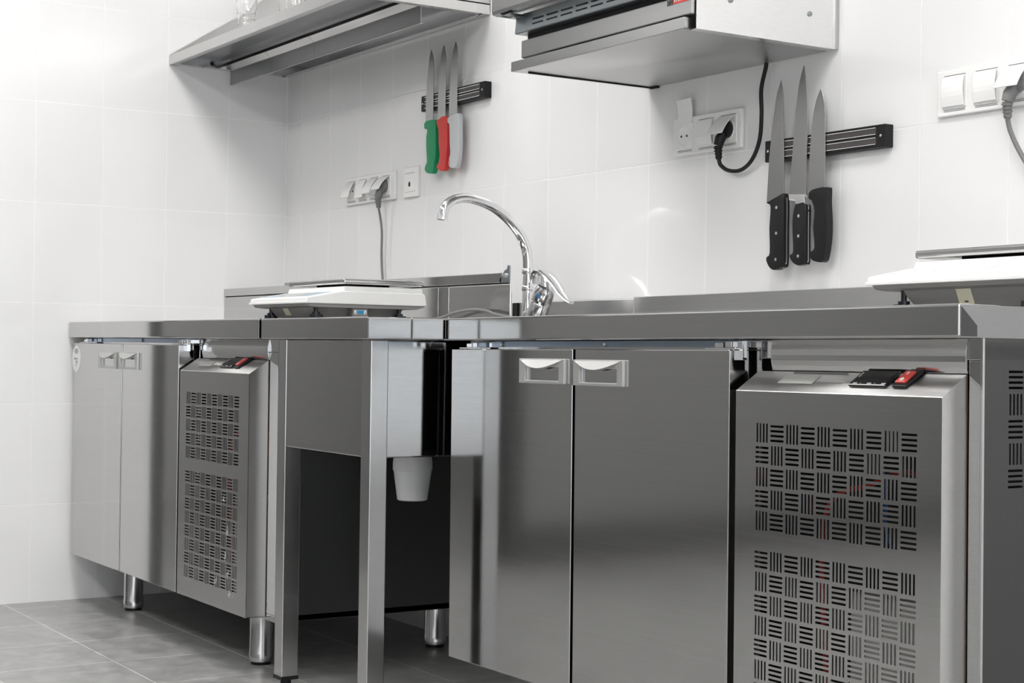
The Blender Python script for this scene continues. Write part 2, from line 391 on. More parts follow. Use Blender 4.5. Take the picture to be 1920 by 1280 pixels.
def counter(name, label, wx0, wx1, yf, d1, d2, cv, gx, gz, tilt, handles, left):
    """wx worktop span, yf worktop front; d1,d2 door spans, cv cover span, gx grille left edge"""
    t = thing(name, label, 'refrigerated counter', (wx0, yf, 0))
    cy = yf + .055          # cabinet front
    dy = yf + .006          # door front
    zt, zb = .8235, .778
    cx0, cx1 = wx0+.020, wx1-.008
    # worktop: folded sheet, front and side skirts
    bm = B(((wx0, yf, zb), (wx1, 0 if not left else -.005, zt)))
    obj('worktop', bm, 'steel', t, bevel=.0035, seg=3)
    # mitred corner seam on the exposed right end
    if not left:
        bm = bmesh.new()
        prism(bm, [(yf+.004, zt-.004), (yf+.034, zt-.029), (yf+.034, zb+.002), (yf+.004, zb+.002)], 'x', wx1-.001, wx1+.0010)
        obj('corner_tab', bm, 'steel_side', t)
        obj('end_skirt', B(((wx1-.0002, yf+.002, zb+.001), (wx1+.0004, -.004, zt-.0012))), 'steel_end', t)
    else:
        bm = bmesh.new()
        prism(bm, [(yf+.002, zt-.004), (yf+.034, zt-.030), (yf+.034, zb+.002), (yf+.002, zb+.002)], 'x', wx1-.001, wx1+.0008)
        obj('corner_tab', bm, 'steel', t)
    # carcass: shell with an open machine compartment
    mx = cv[0] + .004
    bm = B(((cx0, cy, .135), (mx, -.03, .778)),                        # chilled part
           ((mx, cy, .135), (cx1, -.03, .150)), ((mx, -.05, .150), (cx1, -.03, .778)),
           ((mx, cy, .748), (cx1, -.05, .778)), ((cv[1]+.002, cy, .150), (cx1-.002, cy+.02, .748)))
    obj('carcass', bm, 'steel', t, bevel=.0015)
    # side panel on the +x end, with ventilation slots
    bm = bmesh.new()
    sx0, sx1 = cx1-.002, cx1
    gy0, gz0, nc, nr = cy+.050, .739 if not left else .7, 6, 5
    cell = .0338
    Pm = lambda a, v, d: (d, a, v)
    slots(bm, gy0, gz0, nc, nr, 'h', Pm, sx0, sx1)
    box(bm, (sx0, cy, .135), (sx1, gy0, .778)); box(bm, (sx0, gy0+nc*cell, .135), (sx1, -.03, .778))
    box(bm, (sx0, gy0, .135), (sx1, gy0+nc*cell, gz0-nr*cell)); box(bm, (sx0, gy0, gz0), (sx1, gy0+nc*cell, .778))
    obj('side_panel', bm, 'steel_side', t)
    obj('corner_edge', B(((cx1-.002, cy-.0012, .135), (cx1+.0012, cy+.003, .778))), 'steel_v', t)
    # inner rail strip above the doors and screws
    bm = B(((cx0+.09, cy-.004, .766), (cv[0]-.03, cy, .777)))
    obj('top_rail', bm, 'rail_blue', t)
    for sx in (cx0+.13, d2[0]+.03, cv[0]-.05):
        bm = bmesh.new(); lathe(bm, [(.0045, 0), (.0045, .003), (.002, .004)], (sx, cy-.004, .7715), (0, -1, 0), 10)
        obj('screw', bm, 'rivet', t)
    # doors
    for k, (a, b_) in enumerate((d1, d2)):
        dm = obj('door', B(((a, dy, .142), (b_, cy-.008, .7615))), 'steel', t, bevel=.0015)
        hx, hz = handles[k]
        handle(dm, hx, hz, dy)
        hp = a + .010 if k == 0 else b_ - .075
        bm = B(((hp, dy+.012, .762), (hp+.075, dy+.040, .765)), ((hp+.015, dy+.020, .765), (hp+.035, dy+.034, .773)),
               ((hp+.045, dy+.016, .765), (hp+.060, cy+.002, .775)))
        if k == 1: box(bm, (b_-.002, dy+.018, .745), (b_+.010, dy+.028, .776))
        obj('hinge', bm, 'chrome', dm, bevel=.0008)
        obj('door_gasket', B(((a+.01, cy-.009, .15), (b_-.01, cy+.001, .755))), 'gap', dm)
    # machine compartment cover
    a, b_ = cv
    zs, zr = .6975, .7285     # top of the front sheet, back of the slope
    zlow = .142
    th = .0012
    bm = bmesh.new()
    Pf = lambda uu, v, d: (uu, d, v)
    cols = 10; cell = .0334 if left else .0336
    z1, z1b = gz, gz-5*cell
    z2 = z1b-.026; z2b = z2-8*cell
    slots(bm, gx, z1, cols, 5, 'v', Pf, dy, dy+th, cell)
    slots(bm, gx, z2, cols, 8, 'h', Pf, dy, dy+th, cell)
    g1 = gx + cols*cell
    box(bm, (a, dy, zlow), (gx, dy+th, zs)); box(bm, (g1, dy, zlow), (b_, dy+th, zs))
    box(bm, (gx, dy, z1), (g1, dy+th, zs)); box(bm, (gx, dy, z2), (g1, dy+th, z1b)); box(bm, (gx, dy, zlow), (g1, dy+th, z2b))
    cvr = obj('grille_cover', bm, 'steel', t)
    bm = bmesh.new()
    prism(bm, [(dy, zs), (dy+.001, zs+.0012), (cy-.002, zr), (cy-.002, zr-.003), (dy+.003, zs-.002)], 'x', a, b_)
    box(bm, (a, dy+th, zlow), (a+th, cy-.001, zs)); box(bm, (b_-th, dy+th, zlow), (b_, cy-.001, zs-.022))
    prism(bm, [(dy+th, zs-.0225), (cy-.002, zs-.0225-.016), (cy-.002, zr-.001), (dy+.001, zs)], 'x', b_-th, b_-.0003)
    box(bm, (a, dy+th, zlow), (b_, cy-.001, zlow+th))
    obj('control_slope', bm, 'steel_satin', cvr)
    obj('side_seam', B(((b_-th, cy-.0018, zlow), (b_+.0005, cy-.0003, zr))), 'rust', cvr)
    # display and rocker on the slope
    sl = math.atan2(zr-zs, cy-.002-dy); ln = math.hypot(zr-zs, cy-.002-dy)
    def on_slope(s, h):
        """point on the slope: s distance from the front edge, h height above the sheet"""
        return (dy + s*math.cos(sl) - h*math.sin(sl), zs + .0012 + s*math.sin(sl) + h*math.cos(sl))
    def slab(nm, x0, x1, s0, s1, h0, h1, mat, par, bev=.001):
        bm = bmesh.new()
        prism(bm, [on_slope(s0, h0), on_slope(s1, h0), on_slope(s1, h1), on_slope(s0, h1)], 'x', x0, x1)
        return obj(nm, bm, mat, par, bevel=bev)
    dx0 = b_ - .190 if not left else b_ - .208
    ds = slab('display', dx0, dx0+.074, .016, .054, 0, .005, 'black_glossy', cvr, .002)
    for k in range(5):
        slab('display_mark', dx0+.008+.014*k, dx0+.016+.014*k-(0 if k % 2 == 0 else .006), .0185, .0215, .0045, .0053, 'ink_grey' if k % 2 else 'smudge', ds, 0)
    slab('display_mark', dx0+.005, dx0+.0075, .036, .048, .0045, .0053, 'smudge', ds, 0)
    rx = dx0+.086
    rk = slab('rocker_switch', rx, rx+.028, .016, .058, 0, .005, 'black', cvr, .002)
    slab('rocker_cap', rx+.003, rx+.022, .022, .050, .004, .0085, 'rocker_red', rk, .0015)
    slab('rocker_mark', rx+.011, rx+.014, .040, .046, .0080, .0089, 'ink_white', rk, 0)
    bm = bmesh.new()
    yy, zz = on_slope(.028, .0083)
    lathe(bm, [(.0035, 0), (.0035, .0006)], (rx+.0125, yy, zz), (0, -math.sin(sl), math.cos(sl)), 14)
    obj('rocker_mark', bm, 'ink_white', rk)
    slab('worn_print', a+.075, a+.150, .022, .044, -.0002, .0004, 'smudge', cvr, 0)
    slab('worn_print', a+.085, a+.20, .050, .054, -.0002, .0004, 'ink_grey', cvr, 0)
    # inside the machine compartment
    unit = obj('condensing_unit', B(((gx+.13, cy+.03, .16), (gx+.30, cy+.09, .40))), 'condenser', t)
    bm = bmesh.new()
    tube(bm, smooth_path([(gx+.05, cy+.06, .2), (gx+.05, cy+.05, .5), (gx+.14, cy+.06, .56), (gx+.23, cy+.06, .58), (gx+.25, cy+.07, .48)]), .004, 8)
    obj('copper_pipe', bm, 'copper_red', unit)
    bm = bmesh.new()
    tube(bm, smooth_path([(gx+.18, cy+.04, .60), (gx+.20, cy+.03, .55), (gx+.19, cy+.04, .50), (gx+.22, cy+.04, .44)]), .0025, 8)
    obj('blue_wire', bm, 'wire_blue', unit)
    bm = bmesh.new(); lathe(bm, [(.05, 0), (.06, .02), (.06, .13), (.04, .16)], (gx+.20, -.25, .16), (0, 0, 1), 20)
    obj('compressor', bm, 'black', unit)
    obj('liner', B(((mx+.001, cy+.12, .152), (cx1-.004, cy+.122, .747))), 'interior', t)
    # recessed band over the cover
    bm = bmesh.new(); n = 6; pr = []
    for i in range(n+1):
        q = i/n; pr.append((cy-.001-.004*math.sin(PI*q), zr+.0015 + (.776-zr)*q))
    pr += [(cy+.001, .777), (cy+.001, zr)]
    prism(bm, pr, 'x', a+.03 if not left else a+.03, b_+.001)
    obj('upper_band', bm, 'steel_pol', t, smooth=False, bevel=.0006)
    # legs
    for lx in (cx0+.235, cx1-.222):
        for ly in (cy+.065, -.10):
            bm = bmesh.new(); ext = (lx-wx0)*math.tan(tilt)
            lathe(bm, [(.0275, .140), (.0275, .030-ext), (.0285, .028-ext), (.0285, .008-ext)], (lx, ly, 0), (0, 0, 1), 24)
            lg = obj('leg', bm, 'steel_v', t, bevel=0)
            bm = bmesh.new(); lathe(bm, [(.024, .008-ext), (.024, -ext)], (lx, ly, 0), (0, 0, 1), 24)
            obj('foot_pad', bm, 'black', lg)
    t.rotation_euler = (0, -tilt, 0)
    return t

TL = math.radians(.40)
def lz(x): return (x-1.912)*math.tan(TL)
left_counter = counter('refrigerated_counter', 'stainless two-door refrigerated counter against the left wall, round sticker on its door',
        .008, 1.391, -.701, (.045, .464), (.470, .887), (.900, 1.331), .943, .648, 0.0,
        ((.281, .693), (.452, .693)), True)
right_counter = counter('refrigerated_counter', 'long stainless two-door refrigerated counter in the right foreground under the knife rack',
        1.912, 3.277, -.523, (1.941, 2.369), (2.378, 2.803), (2.820, 3.243), 2.865, .651, TL,
        ((2.203, .698), (2.381, .697)), False)
# round peeled sticker on the left door
ld = [o for o in left_counter.children if o.name.startswith('door')][0]
bm = bmesh.new(); lathe(bm, [(.0385, 0), (.0385, .0005)], (.066, -.6952, .716), (0, -1, 0), 36)
stk = obj('round_sticker', bm, 'white_plastic', ld)
for cx_, cz_, w_, h_ in ((.066, .738, .046, .020), (.062, .716, .040, .008), (.070, .706, .020, .012), (.064, .697, .012, .006)):
    bm = bmesh.new(); pts = []
    for i in range(12):
        a_ = 2*PI*i/12; rr_ = random.uniform(.75, 1.05)
        pts.append((cx_+w_/2*rr_*math.cos(a_), cz_+h_/2*rr_*math.sin(a_)))
    prism(bm, pts, 'y', -.6962, -.6957)
    obj('sticker_wear', bm, 'smudge', stk)
# dust fluff on the lower left grille
for i, (fx, fz) in enumerate(((1.20, .40), (1.225, .33), (1.215, .27), (1.16, .21), (1.245, .185), (1.23, .23))):
    bm = bmesh.new()
    for k in range(7):
        p0 = Vector((fx, -.697, fz)); q0 = p0 + Vector((random.uniform(-.006, .006), -.002, random.uniform(-.012, .012)))
        tube(bm, [p0, (p0+q0)/2 + Vector((random.uniform(-.006, .006), -.002, .0)), q0], .0004, 4)
    obj('dust_fluff', bm, 'ink_white', left_counter)

# ---------------------------------------------------------------- sink table
t = thing('sink_table', 'narrow stainless sink table standing between the two refrigerated counters', 'sink table', (1.40, -.701, 0))
sx0, sx1, sy = 1.405, 1.922, -.701
bm = B(((sx0, sy, .778), (sx1, sy+.10, .8235)), ((sx0, sy+.10, .778), (1.64, -.015, .8235)),
       ((1.86, sy+.10, .778), (sx1, -.527+.0, .8235)), ((1.64, -.20, .778), (1.909, -.015, .8235)), ((1.86, -.527, .778), (1.909, -.20, .8235)))
obj('worktop', bm, 'steel', t, bevel=.0035, seg=3)
for xs_ in (sx1, sx0):
    bm = bmesh.new(); s_ = .0008 if xs_ == sx1 else -.0008
    prism(bm, [(sy+.002, .8195), (sy+.034, .792), (sy+.034, .780), (sy+.002, .780)], 'x', xs_-s_, xs_+s_)
    obj('corner_tab', bm, 'steel', t)
obj('basin_housing', B(((1.437, -.668, .540), (1.876, -.17, .7775))), 'steel', t, bevel=.003)
bm = B(((1.641, -.60, .560), (1.859, -.205, .565)), ((1.641, -.60, .565), (1.645, -.205, .822)), ((1.855, -.60, .565), (1.859, -.205, .822)),
       ((1.645, -.60, .565), (1.855, -.596, .822)), ((1.645, -.209, .565), (1.855, -.205, .822)))
obj('basin', bm, 'steel_pol', t)
for lx, ly in ((1.434, -.670), (1.838, -.670), (1.434, -.10), (1.838, -.10)):
    lg = obj('leg', B(((lx, ly, .030), (lx+.040, ly+.040, .7778))), 'steel_v', t, bevel=.002)
    obj('leg_cap', B(((lx-.001, ly-.001, .024), (lx+.041, ly+.041, .032))), 'black', lg)
    bm = bmesh.new(); lathe(bm, [(.012, .024), (.012, .008), (.018, .006), (.018, 0)], (lx+.02, ly+.02, 0), (0, 0, 1), 18)
    obj('leg_foot', bm, 'black', lg)
bm = bmesh.new()
lathe(bm, [(.030, .430), (.033, .432), (.0415, .492), (.0415, .495), (.0435, .496), (.0435, .512), (.040, .54)], (1.66, -.45, 0), (0, 0, 1), 32)
obj('drain_cup', bm, 'cup_white', t)
obj('splashback', B(((1.405, -.030, .8235), (1.893, -.012, .877)), ((1.893-.002, -.032, .8235), (1.897, -.012, .877))), 'steel_dull', t, bevel=.001)
obj('splashback_end_shade', B(((1.403, -.034, .8235), (1.425, -.030, .876))), 'gap', t)  # near-black sheet standing in for the shade inside the hollow end
obj('splashback', B(((1.899, -.030, .8235), (3.277, -.004, .882))), 'steel_dull', right_counter, bevel=.001)

# ---------------------------------------------------------------- raised ledge behind the scale
t = thing('raised_ledge', 'raised stainless ledge with hinged lid behind the left scale', 'ledge', (0.003, -.21, .8235))
obj('ledge_box', B(((.003, -.21, .8235), (1.343, -.204, .911))), 'steel', t, bevel=.0015)
obj('end_section', B(((1.3435, -.2095, .8235), (1.392, -.204, .911))), 'steel', t, bevel=.001)
obj('end_box', B(((1.396, -.21, .8235), (1.669, -.204, .911))), 'steel_pol', t, bevel=.002)
lid = obj('lid', B(((.003, -.212, .9135), (1.635, -.200, .937))), 'steel', t, bevel=.0015)
obj('lid_gap', B(((.01, -.208, .9105), (1.66, -.205, .914))), 'gap', lid)
bm = bmesh.new()
prism(bm, [(1.625, .914), (1.669, .914), (1.669, .952), (1.660, .954), (1.656, .944), (1.646, .942), (1.640, .932), (1.628, .925)], 'y', -.212, -.209)
hb = obj('hinge_bracket', bm, 'zinc', t, bevel=.001)
bm = bmesh.new(); lathe(bm, [(.005, 0), (.005, .004)], (1.652, -.212, .930), (0, -1, 0), 12); obj('screw', bm, 'rivet', hb)
obj('rear_clip', B(((.44, -.205, .937), (.47, -.2, .945))), 'zinc', t)

# ---------------------------------------------------------------- faucet
t = thing('faucet', 'chrome swan-neck mixer faucet with side lever at the back of the sink', 'faucet', (1.62, -.125, .8235))
bm = bmesh.new()
lathe(bm, [(.030, 0), (.030, .006), (.024, .010)], (1.622, -.12, .8235), (0, 0, 1), 28)
obj('base_ring', bm, 'chrome', t)
ax = Vector((.050, 0, .085)).normalized()
bm = bmesh.new()
lathe(bm, [(.024, -.004), (.024, .052), (.0225, .054), (.0235, .056), (.0235, .080), (.019, .092), (.010, .097)], (1.637, -.122, .8265), ax, 32)
body = obj('mixer_body', bm, 'chrome_body', t)
bm = bmesh.new(); lathe(bm, [(.0045, 0), (.0045, .002)], Vector((1.637, -.122, .8265))+ax*.068+Vector((.012, -.0205, 0)), (.45, -.9, -.1), 12)
obj('temperature_dot', bm, 'wire_blue', body)
pth = [(-.118, .826), (-.118, .86), (-.118, .90), (-.118, .943), (-.122, .992), (-.141, 1.030), (-.171, 1.060), (-.208, 1.084), (-.246, 1.098), (-.287, 1.104), (-.320, 1.098), (-.341, 1.083), (-.348, 1.062)]
P_ = smooth_path([(1.60, a, b_) for a, b_ in pth], 6)
bm = bmesh.new(); tube(bm, P_, [.0125 if p.z < .96 and p.y > -.13 else .0125-.0015*min(1, (-.12-p.y)/.1) if p.y < -.12 else .0125 for p in P_], 20)
sp = obj('spout', bm, 'chrome', t)
bm = bmesh.new(); lathe(bm, [(.0125, .0), (.0128, .008), (.0125, .016), (.010, .017)], (1.60, -.3475, 1.067), (0, -.15, -1), 24)
obj('aerator', bm, 'chrome', sp)
for zc_ in (.898, .938):
    bm = bmesh.new(); lathe(bm, [(.0132, 0), (.0145, .003), (.0145, .010), (.0132, .013)], (1.60, -.118, zc_), (0, 0, 1), 24)
    obj('collar', bm, 'chrome', sp)
bm = bmesh.new()
for a_, b_, ra, rb in (((1.602, -.118, .845), (1.640, -.121, .850), .013, .016),):
    tube(bm, [a_, b_], [ra, rb], 16)
obj('body_bridge', bm, 'chrome', t)
lev = [(1.633, .915, .012), (1.640, .934, .016), (1.655, .9425, .018), (1.675, .940, .019), (1.700, .928, .018), (1.725, .909, .016), (1.748, .889, .0135), (1.770, .874, .011), (1.785, .8675, .008)]
bm = bmesh.new(); rows_ = []
for i, (x_, z_, w_) in enumerate(lev):
    a_ = lev[max(i-1, 0)]; c_ = lev[min(i+1, len(lev)-1)]
    tt = Vector((c_[0]-a_[0], 0, c_[1]-a_[1])).normalized(); nn = Vector((-tt.z, 0, tt.x))
    th_ = .0065 if i < 6 else .0045
    row = []
    for k in range(12):
        an = 2*PI*k/12
        row.append(bm.verts.new(Vector((x_, -.122, z_)) + Vector((0, 1, 0))*w_*math.cos(an) + nn*th_*math.sin(an)*(1 if math.sin(an) > 0 else .7)))
    rows_.append(row)
for a_, b_ in zip(rows_, rows_[1:]):
    for k in range(12): bm.faces.new([a_[k], a_[(k+1) % 12], b_[(k+1) % 12], b_[k]])
bm.faces.new(rows_[0]); bm.faces.new(rows_[-1])
obj('lever', bm, 'chrome', t, smooth=True)
bm = bmesh.new(); tube(bm, [Vector((1.637, -.122, .8265))+ax*.085, (1.672, -.122, .930)], [.016, .013], 20)
obj('lever_neck', bm, 'chrome', t)

bm = bmesh.new()
tube(bm, smooth_path([(1.30, -.225, .829), (1.40, -.235, .835), (1.47, -.235, .847), (1.55, -.235, .853), (1.61, -.235, .849), (1.655, -.235, .840), (1.70, -.19, .829)]), .0035, 10)
tag(obj('rubber_hose', bm, 'grey_cable'), 'thin grey hose arching over the sink in front of the ledge', 'hose')
# ---------------------------------------------------------------- magnetic racks and knives
def rack(x0, x1, z0, z1, label):
    t = thing('magnetic_knife_rack', label, 'knife rack', (x0, 0, z0), 'magnetic knife racks')
    yb = -.022
    bm = B(((x0, yb, z0), (x1, -.0, z1)))
    obj('rack_body', bm, 'black', t, bevel=.002)
    h = z1-z0
    for k, zz in enumerate((z0+h*.17, z0+h*.60)):
        st = obj('magnet_strip', B(((x0+.022, yb-.0006, zz), (x1-.022, yb+.001, zz+h*.25))), 'magnet', t)
        obj('strip_edge', B(((x0+.022, yb-.0020, zz-.0012), (x1-.022, yb, zz)), ((x0+.022, yb-.0020, zz+h*.25), (x1-.022, yb, zz+h*.25+.0012))), 'rivet', st)
    for xx in (x0+.010, x1-.010):
        bm = bmesh.new(); lathe(bm, [(.0028, 0), (.0028, .0012), (.001, .0016)], (xx, yb, (z0+z1)/2), (0, -1, 0), 12)
        obj('screw', bm, 'rivet', t)
    return t
pmat('magnet', (.075, .068, .068), .45, .2)
rack(.908, 1.237, 1.404, 1.446, 'short black magnetic rack on the wall holding the green, red and grey handled knives')
rack(2.311, 2.638, 1.1415, 1.184, 'black magnetic rack on the wall holding three black-handled knives')

def knife(label, blade, hnd, hmat, extra=None):
    xs = [p[0] for p in blade+hnd]; zs = [p[1] for p in blade+hnd]
    t = thing('kitchen_knife', label, 'knife', (sum(xs)/len(xs), -.0225, min(zs)), None)
    # blade: spine on the +x side, ground to an edge on the -x side
    bm = bmesh.new()
    V = lambda L: [(p.x, p.z) for p in smooth_path([(q[0], 0, q[1]) for q in L], 5)]
    spine = V([blade[0]] + blade[1:5]); edge = V(blade[5:] + [blade[0]])[:-1]
    prism(bm, spine + edge, 'y', -.0265, -.0243)
    obj('blade', bm, 'blade', t, bevel=.0004, seg=1)
    # smooth handle outline
    P_ = smooth_path([(p[0], 0, p[1]) for p in hnd] + [(hnd[0][0], 0, hnd[0][1])], 3)[:-1]
    bm = bmesh.new(); prism(bm, [(p.x, p.z) for p in P_], 'y', -.0365, -.0215)
    h = obj('handle', bm, hmat, t, bevel=.0055, seg=4)
    for p in h.data.polygons: p.use_smooth = True
    if extra: extra(t, h)
    return t
def rivets(pts, tang=None):
    def fn(t, h):
        for x_, z_ in pts:
            bm = bmesh.new(); lathe(bm, [(.0032, 0), (.0032, .0008)], (x_, -.0362, z_), (0, -1, 0), 14)
            obj('rivet', bm, 'rivet', h)
        if tang:
            bm = bmesh.new(); prism(bm, tang, 'y', -.0300, -.0280); obj('tang', bm, 'rivet', h)
    return fn
def bolster(t, h):
    bm = bmesh.new(); prism(bm, [(2.3939, 1.0736), (2.4400, 1.0700), (2.4455, 1.0470), (2.4167, 1.0500), (2.4116, 1.0571), (2.3957, 1.0606)], 'y', -.0345, -.0225)
    obj('bolster', bm, 'steel_pol', t, bevel=.002)
G_B = [(0.9671, 1.5648), (0.9807, 1.5315), (0.9821, 1.4843), (0.9827, 1.4216), (0.9824, 1.37), (0.9412, 1.3667), (0.9426, 1.4264), (0.9471, 1.4889), (0.9553, 1.5351)]
G_H = [(0.9509, 1.3619), (0.9527, 1.368), (0.9684, 1.3725), (1.0031, 1.3712), (1.0107, 1.3663), (1.0126, 1.3241), (1.0148, 1.2928), (1.0124, 1.2682), (1.0084, 1.2561), (1.004, 1.2347), (0.9948, 1.2286), (0.9726, 1.2311), (0.9597, 1.2384), (0.9582, 1.248), (0.9655, 1.2568), (0.9684, 1.2659), (0.9643, 1.2977), (0.9634, 1.3292), (0.9673, 1.3476), (0.9531, 1.3522)]
R_B = [(1.0339, 1.5674), (1.046, 1.5315), (1.0476, 1.4756), (1.0476, 1.4138), (1.0476, 1.3721), (1.0056, 1.3674), (1.0087, 1.4341), (1.0131, 1.4958), (1.021, 1.5413)]
R_H = [(1.0158, 1.3642), (1.0311, 1.3703), (1.0495, 1.3744), (1.0679, 1.3732), (1.0753, 1.3684), (1.0764, 1.333), (1.0761, 1.2992), (1.0723, 1.2627), (1.0669, 1.2386), (1.0568, 1.2309), (1.0383, 1.2324), (1.0238, 1.2408), (1.0224, 1.2456), (1.0345, 1.2569), (1.0371, 1.2721), (1.0312, 1.3036), (1.029, 1.338), (1.0223, 1.3526)]
W_B = [(1.096, 1.5672), (1.1064, 1.5412), (1.108, 1.4829), (1.1082, 1.4371), (1.1088, 1.3729), (1.0655, 1.367), (1.0682, 1.4421), (1.0743, 1.5029), (1.0824, 1.5386)]
W_H = [(1.0754, 1.3669), (1.0922, 1.3726), (1.1192, 1.3748), (1.1312, 1.3697), (1.1336, 1.327), (1.1345, 1.2965), (1.1315, 1.2573), (1.1232, 1.2353), (1.1083, 1.2326), (1.0931, 1.2357), (1.0838, 1.2448), (1.0852, 1.2585), (1.092, 1.2732), (1.0882, 1.3011), (1.0862, 1.3289), (1.0837, 1.3506), (1.0764, 1.3545)]
K1_B = [(2.3605, 1.3), (2.3678, 1.2612), (2.371, 1.1785), (2.3734, 1.1098), (2.3743, 1.0669), (2.3234, 1.0594), (2.3293, 1.1481), (2.3382, 1.2164), (2.3474, 1.2672)]
K1_H = [(2.3334, 1.059), (2.3689, 1.0703), (2.384, 1.0692), (2.3853, 1.006), (2.3856, 0.9395), (2.3768, 0.9296), (2.3591, 0.9257), (2.3463, 0.9306), (2.3368, 0.943), (2.3366, 0.9517), (2.3457, 0.9599), (2.3437, 1.0083), (2.3464, 1.0495), (2.3385, 1.0569)]
K2_B = [(2.4249, 1.3192), (2.4346, 1.2733), (2.4384, 1.2055), (2.4363, 1.1383), (2.4362, 1.0693), (2.3878, 1.0728), (2.3953, 1.142), (2.4036, 1.2263), (2.4123, 1.2829)]
K2_H = [(2.4167, 1.051), (2.4451, 1.0491), (2.446, 1.0027), (2.4468, 0.9406), (2.4411, 0.9341), (2.4264, 0.9323), (2.4115, 0.9386), (2.4029, 0.9491), (2.4038, 0.9541), (2.4121, 0.9605), (2.4092, 1.0047), (2.4106, 1.0317)]
K3_B = [(2.4742, 1.2706), (2.4843, 1.237), (2.4868, 1.1836), (2.4878, 1.1336), (2.4875, 1.0755), (2.4422, 1.0631), (2.4446, 1.1376), (2.4505, 1.2042), (2.4594, 1.2434)]
K3_H = [(2.4539, 1.0693), (2.4624, 1.0753), (2.4886, 1.0783), (2.5005, 1.0774), (2.5038, 1.0739), (2.5034, 1.0491), (2.5064, 1.0159), (2.5061, 0.9829), (2.5006, 0.9502), (2.4938, 0.9372), (2.4795, 0.9371), (2.4651, 0.9416), (2.4591, 0.9502), (2.4609, 0.9568), (2.4718, 0.9647), (2.4677, 1.0015), (2.4704, 1.0347), (2.4629, 1.0536), (2.4541, 1.0592)]
knife('kitchen knife with a green plastic handle on the left magnetic rack', G_B, G_H, 'green_handle')
knife('kitchen knife with a red plastic handle on the left magnetic rack', R_B, R_H, 'red_handle')
knife('kitchen knife with a pale grey plastic handle on the left magnetic rack', W_B, W_H, 'grey_handle',
      lambda t, h: obj('red_mark', B(((1.0872, -.0370, 1.243), (1.0905, -.0362, 1.258))), 'sticker_red', h))
knife('wide chef knife with black riveted handle, nearest the black power cord', K1_B, K1_H, 'black_handle',
      rivets([(2.3641, 1.0479), (2.3641, .9975), (2.3636, .9462)], [(2.384, 1.066), (2.3862, 1.066), (2.3872, .9395), (2.3780, .9280), (2.376, .930), (2.384, .940)]))
knife('longest knife with steel bolster and slim black riveted handle, middle of the rack', K2_B, K2_H, 'black_handle',
      lambda t, h: (rivets([(2.4274, 1.0276), (2.4276, .9888), (2.4274, .9501)], [(2.445, 1.047), (2.4472, 1.047), (2.4484, .9406), (2.4425, .9325), (2.440, .934), (2.445, .941)])(t, h), bolster(t, h)))
knife('boning knife with a plain moulded black handle without rivets', K3_B, K3_H, 'black_handle')

# ---------------------------------------------------------------- wall sockets
def plug(parent, x, z, mat, ang):
    """round-headed plug sticking out of a socket, with its ribbed tail turned down"""
    bm = bmesh.new()
    lathe(bm, [(.017, -.012), (.019, -.016), (.019, -.022), (.014, -.025)], (x, 0, z), (0, 1, 0), 20)
    tube(bm, [(x-.002, -.022, z-.008), (x-.004, -.028, z-.02), (x-.008, -.030, z-.034)], [.009, .0115, .0098], 14)
    tube(bm, [(x-.008, -.030, z-.034), (x-.010, -.026, z-.062)], [.0085, .006], 12)
    for k in range(4):
        c = Vector((x-.008, -.030, z-.037)).lerp(Vector((x-.010, -.026, z-.060)), k/3.6)
        tube(bm, [c, c+Vector((-.0002, .0004, -.0028))], [.0098-.0008*k]*2, 12)
    return obj('plug', bm, mat, parent)
def gang(label, x0, x1, z0, z1, n, flaps, group=None):
    t = thing('wall_socket', label, 'socket', (x0, 0, z0), group)
    obj('frame', B(((x0, -.009, z0), (x1, -.0, z1))), 'socket_white', t, bevel=.0025, seg=3)
    p = .071
    for k in range(n):
        cx_ = x0 + .0405 + p*k; cz_ = (z0+z1)/2
        m = B(((cx_-.0275, -.011, cz_-.0275), (cx_+.0275, -.008, cz_+.0275)))
        md = obj('socket_insert', m, 'socket_white', t, bevel=.001)
        for zz in (cz_+.0300, cz_-.0300, cz_-.0325):
            obj('groove', B(((cx_-.024, -.0094, zz-.0004), (cx_+.024, -.0088, zz+.0004))), 'ink_black', md)
        st = flaps[k]
        if st is None: continue
        kind, deg = st
        if kind in ('open', 'up'):
            bm = bmesh.new(); lathe(bm, [(.0190, .0003), (.0195, .0016), (.0215, .0016), (.0218, -.0005)], (cx_, -.011, cz_), (0, -1, 0), 28)
            obj('socket_well', bm, 'socket_white', md)
            for s in (-1, 1):
                bm = bmesh.new(); lathe(bm, [(.0026, 0), (.0026, .0008)], (cx_+s*.0095, -.0114, cz_), (0, -1, 0), 10)
                obj('socket_hole', bm, 'ink_black', md)
        hinge = (cz_+.0270, -.012)
        a = math.radians(deg)
        L_ = .052
        bm = bmesh.new(); pr = []
        # curved lid, hinge at the top edge, swung outwards by deg
        for i in range(7):
            q = i/6; bulge = .0035*math.sin(PI*q)
            s_ = q*L_
            yy = hinge[1] - s_*math.sin(a) - bulge*math.cos(a)
            zz = hinge[0] - s_*math.cos(a) + bulge*math.sin(a)
            pr.append((yy, zz))
        off = (math.cos(a)*.002, -math.sin(a)*.002)
        pr2 = [(y_-off[0], z_-off[1]) for y_, z_ in pr]
        prism(bm, pr + pr2[::-1], 'x', cx_-.0245, cx_+.0245)
        fl = obj('flap', bm, 'socket_white', md, bevel=.0008)
    return t
s1 = gang('four-gang white socket block with tilted lids and a grey plug', .434, .738, 1.1795, 1.2605, 4, (('open', 24), ('open', 12), ('open', 30), ('open', 40)))
plug(s1, .6875, 1.2195, 'grey_cable', 0)
s2 = thing('wall_outlet', 'single square white data outlet right of the four-gang socket', 'outlet', (.789, 0, 1.1785))
